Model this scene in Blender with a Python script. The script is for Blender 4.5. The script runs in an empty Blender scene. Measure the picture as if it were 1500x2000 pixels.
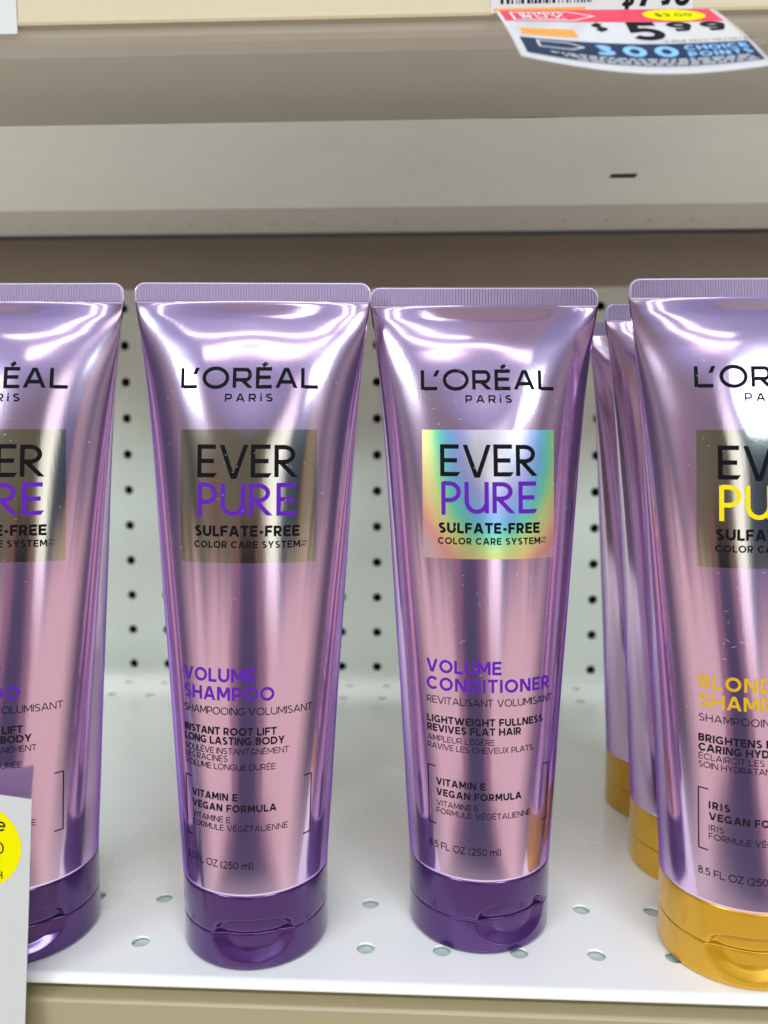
import bpy, math
import numpy as np
C = bpy.context.scene.collection
S = 0.001                                                   # the scene is laid out in millimetres

# ------------------------------------------------------------------ camera
CAM = (30.2223, -562.2312, 171.2735)
PITCH, YAW, ROLL, FOC = 0.0989, -0.045, 0.0012, 1563.3
def cam_axes():
    cp, sp, cy, sy = math.cos(PITCH), math.sin(PITCH), math.cos(YAW), math.sin(YAW)
    f = np.array([sy*cp, cy*cp, -sp]); r = np.array([cy, -sy, 0.0]); u = np.cross(r, f)
    return r*math.cos(ROLL)+u*math.sin(ROLL), -r*math.sin(ROLL)+u*math.cos(ROLL), f
from mathutils import Matrix
_r, _u, _f = cam_axes()
cd = bpy.data.cameras.new('camera'); cam = bpy.data.objects.new('camera', cd); C.objects.link(cam)
cam.matrix_world = Matrix(((_r[0], _u[0], -_f[0], CAM[0]*S), (_r[1], _u[1], -_f[1], CAM[1]*S), (_r[2], _u[2], -_f[2], CAM[2]*S), (0, 0, 0, 1)))
cd.sensor_fit = 'VERTICAL'; cd.sensor_height = 36.0; cd.sensor_width = 27.0; cd.lens = FOC*36/2000
cd.clip_start = 0.01; cd.clip_end = 50
cd.dof.use_dof = True; cd.dof.focus_distance = 0.262; cd.dof.aperture_fstop = 9.5
bpy.context.scene.camera = cam

# ------------------------------------------------------------------ exposure, world (the shop aisle behind the camera), lamps
sc = bpy.context.scene
sc.view_settings.view_transform = 'Standard'; sc.view_settings.look = 'None'
sc.view_settings.exposure = -0.15; sc.view_settings.gamma = 1.0; sc.view_settings.use_curve_mapping = False
sc.cycles.max_bounces = 10; sc.cycles.glossy_bounces = 6; sc.cycles.sample_clamp_indirect = 4.0; sc.cycles.sample_clamp_direct = 3.0

def nd(t, kind, **kw):
    n = t.nodes.new(kind)
    for k, v in kw.items():
        if k == 'inp':
            for i, x in v.items(): n.inputs[i].default_value = x
        else: setattr(n, k, v)
    return n
def mth(t, op, a, b=None, c=None, clamp=False):
    n = t.nodes.new('ShaderNodeMath'); n.operation = op; n.use_clamp = clamp
    for i, v in enumerate((a, b, c)):
        if v is None: continue
        if isinstance(v, (int, float)): n.inputs[i].default_value = v
        else: t.links.new(v, n.inputs[i])
    return n.outputs[0]
def ramp(t, fac, stops, interp='LINEAR'):
    n = t.nodes.new('ShaderNodeValToRGB'); n.color_ramp.interpolation = interp
    e = n.color_ramp.elements
    while len(e) < len(stops): e.new(0.5)
    for el, (p, c) in zip(e, stops): el.position = p; el.color = (*c, 1)
    t.links.new(fac, n.inputs[0]); return n.outputs[0]
def mixc(t, fac, a, b, blend='MIX'):
    n = t.nodes.new('ShaderNodeMix'); n.data_type = 'RGBA'; n.blend_type = blend
    for v, i in ((fac, 0), (a, 6), (b, 7)):
        if isinstance(v, (int, float)): n.inputs[i].default_value = v
        elif isinstance(v, tuple): n.inputs[i].default_value = (*v, 1)
        else: t.links.new(v, n.inputs[i])
    return n.outputs[2]

W = bpy.data.worlds.new('World'); sc.world = W; W.use_nodes = True
t = W.node_tree; t.nodes.clear()
tc = nd(t, 'ShaderNodeTexCoord'); sx = nd(t, 'ShaderNodeSeparateXYZ'); t.links.new(tc.outputs['Generated'], sx.inputs[0])
X, Y, Z = sx.outputs
az = mth(t, 'ARCTAN2', X, mth(t, 'MULTIPLY', Y, -1.0))              # 0 = straight out into the aisle
el = mth(t, 'ARCSINE', Z)
# the far side of the aisle: upright bands of goods, a bright end bay beside the photographer, dark gaps
nv0 = nd(t, 'ShaderNodeTexNoise', noise_dimensions='2D', inp={'Scale': 9.0, 'Detail': 4.0, 'Roughness': 0.6})
cb = nd(t, 'ShaderNodeCombineXYZ'); t.links.new(az, cb.inputs[0]); t.links.new(mth(t, 'MULTIPLY', el, 0.35), cb.inputs[1]); t.links.new(cb.outputs[0], nv0.inputs['Vector'])
azn = mth(t, 'ADD', az, mth(t, 'MULTIPLY_ADD', nv0.outputs[0], 0.10, -0.05))
BANDS = [(-90, (0.10, 0.09, 0.09)), (-64, (0.13, 0.11, 0.10)), (-56, (0.34, 0.29, 0.23)), (-48, (0.10, 0.09, 0.09)), (-38, (0.30, 0.25, 0.20)), (-30, (0.26, 0.14, 0.12)), (-22, (0.23, 0.20, 0.155)),
         (-8, (0.20, 0.175, 0.13)), (4, (0.17, 0.155, 0.12)), (8, (1.5, 1.48, 1.36)), (14, (1.9, 1.9, 1.8)), (19, (0.12, 0.14, 0.19)), (30, (0.035, 0.05, 0.10)), (33, (0.42, 0.23, 0.12)), (37, (0.40, 0.34, 0.27)),
         (48, (0.12, 0.11, 0.12)), (56, (0.42, 0.36, 0.30)), (66, (0.14, 0.12, 0.13)), (90, (0.09, 0.08, 0.09))]
goods = ramp(t, mth(t, 'MULTIPLY_ADD', azn, 1/math.pi, 0.5, clamp=True), [((d+90)/180, c) for d, c in BANDS])
floor = (0.86, 0.66, 0.54)
ceil_ = (0.29, 0.32, 0.47)
nv = nd(t, 'ShaderNodeTexNoise', noise_dimensions='1D', inp={'Scale': 5.0, 'Detail': 3.0, 'Roughness': 0.6}); t.links.new(az, nv.inputs['W'])
el2 = mth(t, 'ADD', el, mth(t, 'MULTIPLY_ADD', nv.outputs[0], 0.55, -0.27))
fz = mth(t, 'MULTIPLY_ADD', el2, 8.0, 1.0, clamp=True)                # floor below about -6 degrees, goods and bins standing on it
col = mixc(t, fz, floor, goods)
cz = mth(t, 'MULTIPLY_ADD', el, 8.0, -2.6, clamp=True)                # ceiling above about 20 degrees
col = mixc(t, cz, col, ceil_)
# the photographer, a dark upright shape in the middle of the aisle
dn = mth(t, 'MULTIPLY_ADD', el, -4.0, -1.6, clamp=True)               # the lit floor close by, straight down
pa = mth(t, 'ABSOLUTE', mth(t, 'ADD', az, 0.07))
wide = mth(t, 'ADD', mth(t, 'MULTIPLY', mth(t, 'MAXIMUM', mth(t, 'MULTIPLY_ADD', el, -1.0, -0.30), 0.0), 3.0), mth(t, 'MULTIPLY', mth(t, 'MAXIMUM', mth(t, 'MULTIPLY_ADD', el, -1.0, -0.08), 0.0), 0.35))
up_ = mth(t, 'MULTIPLY_ADD', el, -9.0, 0.9, clamp=True)
def body(half, soft, c, col):
    m = mth(t, 'MULTIPLY_ADD', mth(t, 'SUBTRACT', pa, wide), -soft, half*soft+0.5, clamp=True)
    return mixc(t, mth(t, 'MULTIPLY', m, up_), col, c)
col = body(0.22, 22.0, (0.30, 0.16, 0.15), col)
col = body(0.10, 26.0, (0.030, 0.030, 0.036), col)
sd = mth(t, 'MULTIPLY_ADD', mth(t, 'ABSOLUTE', az), -2.6, 3.3, clamp=True)     # the aisle runs off to both sides, darker there
col = mixc(t, sd, mixc(t, 0.10, (0.03, 0.025, 0.035), col), col)
col = mixc(t, dn, col, (1.24, 1.16, 1.02))
bg = nd(t, 'ShaderNodeBackground', inp={'Strength': 1.0}); t.links.new(col, bg.inputs[0])
t.links.new(bg.outputs[0], nd(t, 'ShaderNodeOutputWorld').inputs[0])

def lamp(name, loc, target, sx_, sy_, power, color):
    l = bpy.data.lights.new(name, 'AREA'); l.shape = 'RECTANGLE'; l.size = sx_; l.size_y = sy_; l.energy = power; l.color = color
    o = bpy.data.objects.new(name, l); C.objects.link(o); o.location = loc
    from mathutils import Vector
    o.rotation_euler = (Vector(target)-Vector(loc)).to_track_quat('-Z', 'Y').to_euler()
    return o
lamp('ceiling_light_overhead', (0.35, -0.66, 1.75), (0.0, -0.35, 0.1), 1.4, 0.16, 3.5, (1.0, 0.97, 0.92))
lamp('ceiling_light_cool', (-0.1, -1.88, 1.66), (0.0, -0.2, 0.1), 2.0, 0.10, 52.0, (0.94, 0.97, 1.0))
lamp('ceiling_light_warm', (0.1, -2.55, 1.70), (0.0, -0.2, 0.15), 2.2, 0.10, 6.5, (1.0, 0.92, 0.84))
lamp('ceiling_light_far', (-2.8, -3.7, 1.74), (0.0, -0.2, 0.10), 1.2, 0.6, 80.0, (0.78, 0.96, 1.0))
lamp('ceiling_light_far', (2.1, -3.8, 1.76), (0.0, -0.2, 0.10), 1.1, 0.6, 68.0, (0.78, 0.96, 1.0))

# ------------------------------------------------------------------ materials
def mat(name, base, rough=0.4, metal=0.0, coat=0.0, noise=None, bump=None, spec=0.5):
    m = bpy.data.materials.new(name); m.use_nodes = True; t = m.node_tree; b = t.nodes['Principled BSDF']
    b.inputs['Base Color'].default_value = (*base, 1); b.inputs['Roughness'].default_value = rough; b.inputs['Metallic'].default_value = metal
    b.inputs['Coat Weight'].default_value = coat; b.inputs['Coat Roughness'].default_value = 0.08; b.inputs['Specular IOR Level'].default_value = spec
    tc = nd(t, 'ShaderNodeTexCoord')
    if noise:                                                     # (scale, amount): faint mottling of the base colour and gloss
        n = nd(t, 'ShaderNodeTexNoise', inp={'Scale': noise[0], 'Detail': 6.0, 'Roughness': 0.65}); t.links.new(tc.outputs['Object'], n.inputs['Vector'])
        d = tuple(c*(1-noise[1]) for c in base)
        t.links.new(mixc(t, n.outputs[0], d, tuple(min(1, c*(1+noise[1]*0.6)) for c in base)), b.inputs['Base Color'])
        t.links.new(mth(t, 'MULTIPLY_ADD', n.outputs[0], rough*0.5, rough*0.75), b.inputs['Roughness'])
    if bump:                                                      # (scale, strength)
        n2 = nd(t, 'ShaderNodeTexNoise', inp={'Scale': bump[0], 'Detail': 3.0}); t.links.new(tc.outputs['Object'], n2.inputs['Vector'])
        bp = nd(t, 'ShaderNodeBump', inp={'Strength': bump[1], 'Distance': 0.0002}); t.links.new(n2.outputs[0], bp.inputs['Height']); t.links.new(bp.outputs[0], b.inputs['Normal'])
    return m, t, b
M = {}
M['deck'], t, b = mat('white shelf enamel', (0.87, 0.865, 0.83), 0.26, coat=0.5, noise=(9, 0.05), bump=(260, 0.05))
# scuffs and grime streaks on the deck
tc = nd(t, 'ShaderNodeTexCoord'); mp = nd(t, 'ShaderNodeMapping', inp={'Scale': (40, 110, 1)}); t.links.new(tc.outputs['Object'], mp.inputs[0])
n = nd(t, 'ShaderNodeTexNoise', inp={'Scale': 1.0, 'Detail': 8.0, 'Roughness': 0.75, 'Distortion': 0.3}); t.links.new(mp.outputs[0], n.inputs['Vector'])
scf = ramp(t, n.outputs[0], [(0.0, (0, 0, 0)), (0.64, (0, 0, 0)), (0.76, (1, 1, 1))])
src = b.inputs['Base Color'].links[0].from_socket
t.links.new(mixc(t, mth(t, 'MULTIPLY', scf, 0.5), src, (0.32, 0.31, 0.29)), b.inputs['Base Color'])
M['wall'], t, b = mat('pegboard enamel', (0.72, 0.755, 0.69), 0.36, noise=(14, 0.05), bump=(300, 0.05))
M['under'], t, b = mat('shelf underside enamel', (0.86, 0.86, 0.77), 0.42, noise=(22, 0.10), bump=(300, 0.06))
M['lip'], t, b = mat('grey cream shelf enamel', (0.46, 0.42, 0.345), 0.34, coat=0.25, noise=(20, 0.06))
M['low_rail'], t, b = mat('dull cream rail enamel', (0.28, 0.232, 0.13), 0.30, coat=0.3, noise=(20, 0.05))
M['rear'], t, b = mat('shaded rear enamel', (0.60, 0.56, 0.50), 0.42, noise=(18, 0.06))  # underside shade put into a darker colour for the rear strip
M['rail'], t, b = mat('cream rail enamel', (0.42, 0.345, 0.215), 0.40, coat=0.12, noise=(20, 0.05))
M['shade_sheet'], t, b = mat('brown grey sheet', (0.34, 0.285, 0.22), 0.3, noise=(14, 0.08))  # plain strip; shade under the shelf above put into its brown
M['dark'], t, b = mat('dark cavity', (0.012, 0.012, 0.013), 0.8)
M['liner'], t, b = mat('pale green liner', (0.40, 0.48, 0.44), 0.6, noise=(60, 0.08))
M['paper'], t, b = mat('white paper', (0.45, 0.445, 0.44), 0.45, coat=0.15, noise=(80, 0.03))
M['gloss_paper'], t, b = mat('glossy white paper', (0.54, 0.54, 0.57), 0.30, coat=0.5, bump=(130, 0.25))
def ink(name, c, rough=0.4): M[name] = mat(name, c, rough+0.22, spec=0.05)[0]
ink('black ink', (0.004, 0.004, 0.006), 0.32); ink('grey ink', (0.010, 0.008, 0.012), 0.4); ink('violet ink', (0.085, 0.012, 0.28), 0.35)
ink('yellow ink', (0.64, 0.49, 0.008), 0.4); ink('gold ink', (0.50, 0.29, 0.015), 0.35); ink('grey lint', (0.58, 0.56, 0.58), 0.5); ink('red ink', (0.62, 0.05, 0.09), 0.3); ink('orange ink', (0.75, 0.28, 0.06), 0.35)
ink('navy ink', (0.018, 0.03, 0.07), 0.3); ink('sky blue ink', (0.24, 0.48, 0.80), 0.35); ink('white ink', (0.8, 0.8, 0.8), 0.4); ink('bright yellow ink', (0.64, 0.58, 0.0), 0.45)

def foil(name, base, rough, metal=0.82, grain=0.35):
    m, t, b = mat(name, base, rough, metal)
    tc = nd(t, 'ShaderNodeTexCoord')
    n = nd(t, 'ShaderNodeTexNoise', inp={'Scale': 2600.0, 'Detail': 2.0}); t.links.new(tc.outputs['Object'], n.inputs['Vector'])      # pearl flake
    mp = nd(t, 'ShaderNodeMapping', inp={'Scale': (900, 900, 130)}); t.links.new(tc.outputs['Object'], mp.inputs[0])
    n2 = nd(t, 'ShaderNodeTexNoise', inp={'Scale': 1.0, 'Detail': 3.0}); t.links.new(mp.outputs[0], n2.inputs['Vector'])                # rolling lines of the laminate
    h = mth(t, 'ADD', mth(t, 'MULTIPLY', n.outputs[0], 0.5), mth(t, 'MULTIPLY', n2.outputs[0], 0.8))
    bp = nd(t, 'ShaderNodeBump', inp={'Strength': grain, 'Distance': 0.00003}); t.links.new(h, bp.inputs['Height']); t.links.new(bp.outputs[0], b.inputs['Normal'])
    return m, t, b
def pearl(m, t, b, under, fac):                                       # metal foil under a tinted pearl lacquer
    d = nd(t, 'ShaderNodeBsdfPrincipled', inp={'Base Color': (*under, 1), 'Roughness': 0.45}); mx = nd(t, 'ShaderNodeMixShader', inp={0: fac})
    out = [n for n in t.nodes if n.type == 'OUTPUT_MATERIAL'][0]
    t.links.new(b.outputs[0], mx.inputs[1]); t.links.new(d.outputs[0], mx.inputs[2]); t.links.new(mx.outputs[0], out.inputs[0])
M['lilac'], t, b = foil('lilac foil', (0.83, 0.63, 0.83), 0.125, 1.0); b.inputs['Specular Tint'].default_value = (0.40, 0.20, 0.80, 1)
pearl(M['lilac'], t, b, (0.29, 0.18, 0.52), 0.11)
M['silver'], t, b = foil('silver foil', (0.60, 0.58, 0.54), 0.10, 1.0)
# holographic foil: rainbow glint painted into the colour, ringed above the label's middle
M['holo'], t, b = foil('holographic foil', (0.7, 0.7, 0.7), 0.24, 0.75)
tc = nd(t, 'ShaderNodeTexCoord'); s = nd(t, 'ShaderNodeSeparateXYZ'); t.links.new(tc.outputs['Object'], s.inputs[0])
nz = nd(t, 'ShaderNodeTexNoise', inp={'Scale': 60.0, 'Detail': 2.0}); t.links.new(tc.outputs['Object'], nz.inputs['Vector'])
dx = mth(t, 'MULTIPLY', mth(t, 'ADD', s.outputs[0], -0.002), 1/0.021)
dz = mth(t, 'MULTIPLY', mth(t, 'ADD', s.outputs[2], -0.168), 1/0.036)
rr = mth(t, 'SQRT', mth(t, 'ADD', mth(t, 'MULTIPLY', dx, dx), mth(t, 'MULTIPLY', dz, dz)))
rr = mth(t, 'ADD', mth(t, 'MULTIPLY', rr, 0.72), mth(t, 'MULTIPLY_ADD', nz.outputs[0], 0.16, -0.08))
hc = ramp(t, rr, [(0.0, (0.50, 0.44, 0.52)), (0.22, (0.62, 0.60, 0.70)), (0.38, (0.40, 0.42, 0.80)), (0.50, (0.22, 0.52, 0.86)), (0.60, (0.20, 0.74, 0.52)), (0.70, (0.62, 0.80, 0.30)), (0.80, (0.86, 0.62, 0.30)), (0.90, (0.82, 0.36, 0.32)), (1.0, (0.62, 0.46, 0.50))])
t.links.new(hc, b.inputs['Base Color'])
# crimped seal: fine upright ribs
M['seal'], t, b = mat('crimped lilac foil', (0.50, 0.39, 0.61), 0.24, 0.4)
tc = nd(t, 'ShaderNodeTexCoord'); wv = nd(t, 'ShaderNodeTexWave', wave_type='BANDS', bands_direction='X', inp={'Scale': 314.0, 'Distortion': 0.4, 'Detail': 1.0}); t.links.new(tc.outputs['Object'], wv.inputs['Vector'])
bp = nd(t, 'ShaderNodeBump', inp={'Strength': 0.9, 'Distance': 0.0006}); t.links.new(wv.outputs['Fac'], bp.inputs['Height']); t.links.new(bp.outputs[0], b.inputs['Normal'])
M['seal_rim'], t, b = mat('clear lilac rim', (0.62, 0.53, 0.74), 0.16, 0.5)
M['violet'], t, b = mat('violet pearl plastic', (0.066, 0.021, 0.125), 0.22, 0.5, coat=0.35)
M['gold'], t, b = mat('gold pearl plastic', (0.58, 0.315, 0.016), 0.25, 0.5, coat=0.3)

# ------------------------------------------------------------------ mesh helpers
class MB:
    def __init__(s): s.v, s.f = [], []
    def add(s, vs, fs):
        o = len(s.v); s.v += [tuple(p) for p in vs]; s.f += [tuple(i+o for i in f) for f in fs]
    def box(s, a, b):
        (x0, y0, z0), (x1, y1, z1) = a, b
        s.add([(x0,y0,z0),(x1,y0,z0),(x1,y1,z0),(x0,y1,z0),(x0,y0,z1),(x1,y0,z1),(x1,y1,z1),(x0,y1,z1)],
              [(3,2,1,0),(4,5,6,7),(0,1,5,4),(1,2,6,5),(2,3,7,6),(3,0,4,7)])
    def profile(s, pts, x0, x1, closed=True):                        # a (y,z) outline drawn out along x
        n = len(pts); s.add([(x0, y, z) for y, z in pts]+[(x1, y, z) for y, z in pts],
              [(i, (i+1) % n, n+(i+1) % n, n+i) for i in range(n if closed else n-1)]+([tuple(range(n-1, -1, -1)), tuple(range(n, 2*n))] if closed else []))
    def build(s, name, m, parent=None, smooth=False, bevel=0.0, solid=0.0):
        me = bpy.data.meshes.new(name); me.from_pydata([(x*S, y*S, z*S) for x, y, z in s.v], [], s.f); me.update()
        me.materials.append(M[m]); o = bpy.data.objects.new(name, me); C.objects.link(o)
        if smooth:
            for p in me.polygons: p.use_smooth = True
        if solid: q = o.modifiers.new('solid', 'SOLIDIFY'); q.thickness = solid*S; q.offset = -1
        if bevel: q = o.modifiers.new('bevel', 'BEVEL'); q.width = bevel*S; q.segments = 3; q.limit_method = 'ANGLE'
        if parent: o.parent = parent
        return o
def thing(name, label, cat, loc=(0, 0, 0), rz=0.0, group=None):
    o = bpy.data.objects.new(name, None); C.objects.link(o); o.empty_display_size = 0.02
    o.location = [c*S for c in loc]; o.rotation_euler = (0, 0, rz); o['label'] = label; o['category'] = cat
    if group: o['group'] = group
    return o
def perforated(mb, i0, i1, j0, j1, org, P, r, axes, depth, n=20):    # sheet of square cells, each with a round hole with depth
    ax, ay, nrm = [np.array(a, float) for a in axes]; org = np.array(org, float)
    ang = [2*math.pi*(k+0.5)/n for k in range(n)]                   # n = 20 puts a sample on each corner of the cell
    for i in range(i0, i1):
        for j in range(j0, j1):
            c = org+ax*P*i+ay*P*j
            sq, ho, bk = [], [], []
            for a in ang:
                u, v = math.cos(a), math.sin(a); k = 0.5*P/max(abs(u), abs(v))
                sq.append(c+ax*u*k+ay*v*k); ho.append(c+ax*u*r+ay*v*r); bk.append(c+ax*u*r+ay*v*r-nrm*depth)
            fs = []
            for q in range(n):
                w = (q+1) % n
                fs.append((q, w, n+w, n+q)); fs.append((n+q, n+w, 2*n+w, 2*n+q))
            mb.add(sq+ho+bk, fs)

# ------------------------------------------------------------------ lettering: stroke glyphs (cap height 1), drawn as ribbons on any surface
def arc(cx, cy, rx, ry, a0, a1, n=14):
    return [(cx+rx*math.cos(math.radians(a0+(a1-a0)*i/n)), cy+ry*math.sin(math.radians(a0+(a1-a0)*i/n))) for i in range(n+1)]
def glyph(ch, w, st=''):
    """-> advance width, strokes; a stroke is (points, 'n'|'h') with 'h' ends cut level"""
    h = w/2; T = 1-h; B = h
    def V(x, y0=0.0, y1=1.0): return ([(x, y0), (x, y1)], 'n')
    def H(y, x0, x1): return ([(x0, y), (x1, y)], 'n')
    def D(x0, y0, x1, y1): return ([(x0, y0), (x1, y1)], 'h')
    ev = st == 'ever'
    if ch == ' ': return 0.30, []
    if ch == 'A':
        W = 0.98 if st != 'wide' else 1.14
        k = w*0.56; m = 0.30
        return W, [D(k, 0, W/2-k*0.25, 1), D(W-k, 0, W/2+k*0.25, 1), H(m, W*0.20, W*0.80)]
    if ch == 'B':
        W = 0.74
        return W, [V(h), ([(h, T), (0.40, T)]+arc(0.42, (T+0.53)/2, 0.25-h/2, (T-0.53)/2, 90, -90, 10)+[(h, 0.53)], 'n'), ([(0.40, 0.53)]+arc(0.44, (0.53+B)/2, 0.30-h, (0.53-B)/2, 90, -90, 10)+[(h, B)], 'n')]
    if ch == 'C':
        W = 0.92
        return W, [(arc(0.5, 0.5, 0.5-h+0.01, 0.5-h+0.012, 42, 318, 22), 'n')]
    if ch == 'D':
        W = 0.90
        return W, [V(h), ([(h, T), (0.40, T)]+arc(0.40, 0.5, 0.50-h, 0.5-h, 90, -90, 16)+[(h, B)], 'n')]
    if ch in 'E\u00c9\u00c8':
        W = 0.70; f = w*0.82
        if ev: W = 0.66; sk = [V(h), ([(0, 1-f/2), (W*0.93, 1-f/2)], 'n'), ([(w, 0.50), (W*0.84, 0.50)], 'n'), ([(0, f/2), (W, f/2)], 's')]
        elif st == 'wide': W = 0.82; f = w*0.62; sk = [V(h), H(1-f/2, 0, W), H(0.53, w, W*0.92), H(f/2, 0, W)]; return W, acc(ch, sk, W, w, f)
        else: sk = [V(h), H(1-f/2, w, W), H(0.51, w, W*0.92), H(f/2, w, W)]
        return W, acc(ch, sk, W, w)
    if ch == 'F': return 0.68, [V(h), H(1-w*0.41, w, 0.68), H(0.48, w, 0.62)]
    if ch == 'G':
        return 0.96, [(arc(0.5, 0.5, 0.5-h+0.01, 0.5-h+0.012, 45, 325, 22)[:-1]+[(0.90-h, 0.18), (0.90-h, 0.50)], 'n'), H(0.46, 0.54, 0.90-w)]
    if ch == 'H': W = 0.86; return W, [V(h), V(W-h), H(0.5, w, W-w)]
    if ch == 'I': return w, [V(h)]
    if ch == 'i': return w, [V(h, 0, 0.72), V(h, 0.86, 1.02)]
    if ch == 'J': return 0.58, [([(0.58-h, 1), (0.58-h, 0.28)]+arc(0.29, 0.28, 0.29-h, 0.28-h, 0, -150, 10), 'n')]
    if ch == 'K': return 0.80, [V(h), D(w*0.8, 0.34, 0.80-w*0.65, 1), D(0.36, 0.52, 0.80-w*0.6, 0)]
    if ch == 'L':
        if st == 'wide': return 0.88, [V(h), H(w*0.31, w, 0.88)]
        return 0.64, [V(h), H(w*0.42, w, 0.64)]
    if ch == 'M':
        W = 1.0; return W, [V(h), V(W-h), D(w*0.75, 1, W/2, 0.22), D(W-w*0.75, 1, W/2, 0.22)]
    if ch == 'N': W = 0.88; return W, [V(h), V(W-h), D(w*0.68, 1, W-w*0.68, 0)]
    if ch == 'O':
        W = 1.06 if st != 'wide' else 1.38; y = 0.5-h+0.012+(0.05 if st == 'wide' else 0)
        return W, [(arc(W/2, 0.5+(0.0), W/2-h, y, 90, 450, 30), 'n')]
    if ch == 'P':
        if ev:
            return 0.64, [V(h, -0.07, 1), ([(h, T+0.02), (0.26, T+0.02)]+arc(0.26, 0.68, 0.38-h, 0.34-h, 90, -90, 14)+[(w, 0.34+h)], 'n')]
        W = 0.74 if st != 'wide' else 0.92
        return W, [V(h), ([(h, T), (W-0.30, T)]+arc(W-0.30, (T+0.37)/2, 0.30-h, (T-0.37)/2, 90, -90, 12)+[(w, 0.37)], 'n')]
    if ch == 'R':
        W = 0.78
        if ev: return 0.74, [V(h), ([(h, T), (0.30, T)]+arc(0.30, 0.70, 0.36-h, 0.30-h, 90, -90, 14)+[(w*0.9, 0.40+h)], 'n'), D(0.24, 0.42, 0.74-w*0.68, 0)]
        if st == 'wide': W = 1.0
        return W, [V(h), ([(h, T), (W-0.33, T)]+arc(W-0.33, (T+0.40)/2, 0.30-h, (T-0.40)/2, 90, -90, 12)+[(w, 0.40)], 'n'), D(W*0.50, 0.38, W-w*0.60, 0)]
    if ch == 'S':
        W = 0.72 if st != 'wide' else 0.92
        return W, [(arc(W/2, 0.735, W/2-h-0.02, 0.275-h, 38, 235, 14)[:-1]+[(W*0.40, 0.535), (W*0.62, 0.475)]+arc(W/2, 0.265, W/2-h, 0.277-h, 55, -142, 14)[1:], 'n')]
    if ch == 'T': W = 0.76; return W, [V(W/2, 0, 1-w*0.82), H(1-w*0.41, 0, W)]
    if ch == 'U':
        if ev: return 0.78, [([(h, 1), (h, 0.38)]+arc(0.39, 0.38, 0.39-h, 0.38-h+0.02, 180, 350, 16), 'n'), V(0.78-h, 0, 1)]
        W = 0.86; return W, [([(h, 1), (h, 0.40)]+arc(W/2, 0.40, W/2-h, 0.40-h+0.01, 180, 360, 16)+[(W-h, 1)], 'n')]
    if ch == 'V':
        W = 0.96 if not ev else 0.92; k = w*0.56; return W, [D(k, 1, W/2-k*0.2, -0.01 if not ev else -0.05), D(W-k, 1, W/2+k*0.2, -0.01 if not ev else -0.05)]
    if ch == 'W':
        W = 1.40; k = w*0.56; return W, [D(k, 1, W*0.29, 0), D(W*0.5, 1, W*0.29+k*0.3, 0), D(W*0.5, 1, W*0.71-k*0.3, 0), D(W-k, 1, W*0.71, 0)]
    if ch == 'X': W = 0.86; return W, [D(w*0.62, 0, W-w*0.66, 1), D(W-w*0.62, 0, w*0.66, 1)]
    if ch == 'Y': W = 0.88; return W, [V(W/2, 0, 0.42), D(w*0.6, 1, W/2, 0.38), D(W-w*0.6, 1, W/2, 0.38)]
    if ch == 'Z': W = 0.74; return W, [H(1-w*0.41, 0.03, W-0.02), H(w*0.41, 0, W), D(w*0.66, w*0.7, W-w*0.66-0.02, 1-w*0.7)]
    if ch == '-': return 0.44, [H(0.40, 0.06, 0.40)]
    if ch == '.': return w*1.15, [([(w*0.575, 0), (w*0.575, w*1.15)], 'n')]
    if ch == '\u2019': return (-0.06 if st == 'wide' else 0.26), [D(-0.30, 0.68, -0.14, 1.0) if st == 'wide' else D(0.06, 0.68, 0.20, 1.0)]
    if ch == '(': return 0.30, [(arc(0.46, 0.45, 0.40, 0.62, 126, 234, 10), 'n')]
    if ch == ')': return 0.30, [(arc(-0.16, 0.45, 0.40, 0.62, 54, -54, 10), 'n')]
    if ch == '/': return 0.5, [D(0.04, -0.1, 0.46, 1.05)]
    if ch == '0': W = 0.72; return W, [(arc(W/2, 0.5, W/2-h, 0.5-h+0.01, 90, 450, 24), 'n')]
    if ch == '1': return 0.40, [V(0.40-h), D(0.02, 0.78, 0.40-w*0.6, 1)]
    if ch == '2': return 0.66, [(arc(0.32, 0.70, 0.32-h, 0.30-h, 160, -32, 12)+[(h*1.5, w*0.6)], 'n'), H(w*0.41, 0.0, 0.66)]
    if ch == '3': return 0.66, [(arc(0.31, 0.74, 0.28-h, 0.26-h, 150, -80, 12)+[(0.26, 0.51)], 'n'), (arc(0.32, 0.28, 0.33-h, 0.28-h, 80, -150, 14), 'n')]
    if ch == '5': return 0.68, [([(0.62, T), (0.13+h*0.6, T), (0.10+h*0.6, 0.52)]+arc(0.33, 0.33, 0.35-h, 0.33-h, 118, -145, 16), 'n')]
    if ch == '6': return 0.70, [(arc(0.35, 0.32, 0.35-h, 0.32-h, 90, 450, 20), 'n'), ([(h, 0.34), (h+0.06, 0.62), (0.26, 0.86), (0.52, 1-h)], 'n')]
    if ch == '7': return 0.64, [H(1-w*0.41, 0, 0.64), D(0.64-w*0.75, 1-w*0.8, 0.16+w*0.3, 0)]
    if ch == '8': return 0.68, [(arc(0.34, 0.755, 0.29-h, 0.245-h+0.01, 90, 450, 18), 'n'), (arc(0.34, 0.275, 0.34-h, 0.275-h+0.02, 90, 450, 20), 'n')]
    if ch == '9': return 0.70, [(arc(0.35, 0.68, 0.35-h, 0.32-h, 90, 450, 20), 'n'), ([(0.70-h, 0.66), (0.64-h, 0.38), (0.44, 0.14), (0.18, h)], 'n')]
    if ch == '$': return 0.66, glyph('S', w)[1]+[V(0.36, -0.14, 1.14)]
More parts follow.
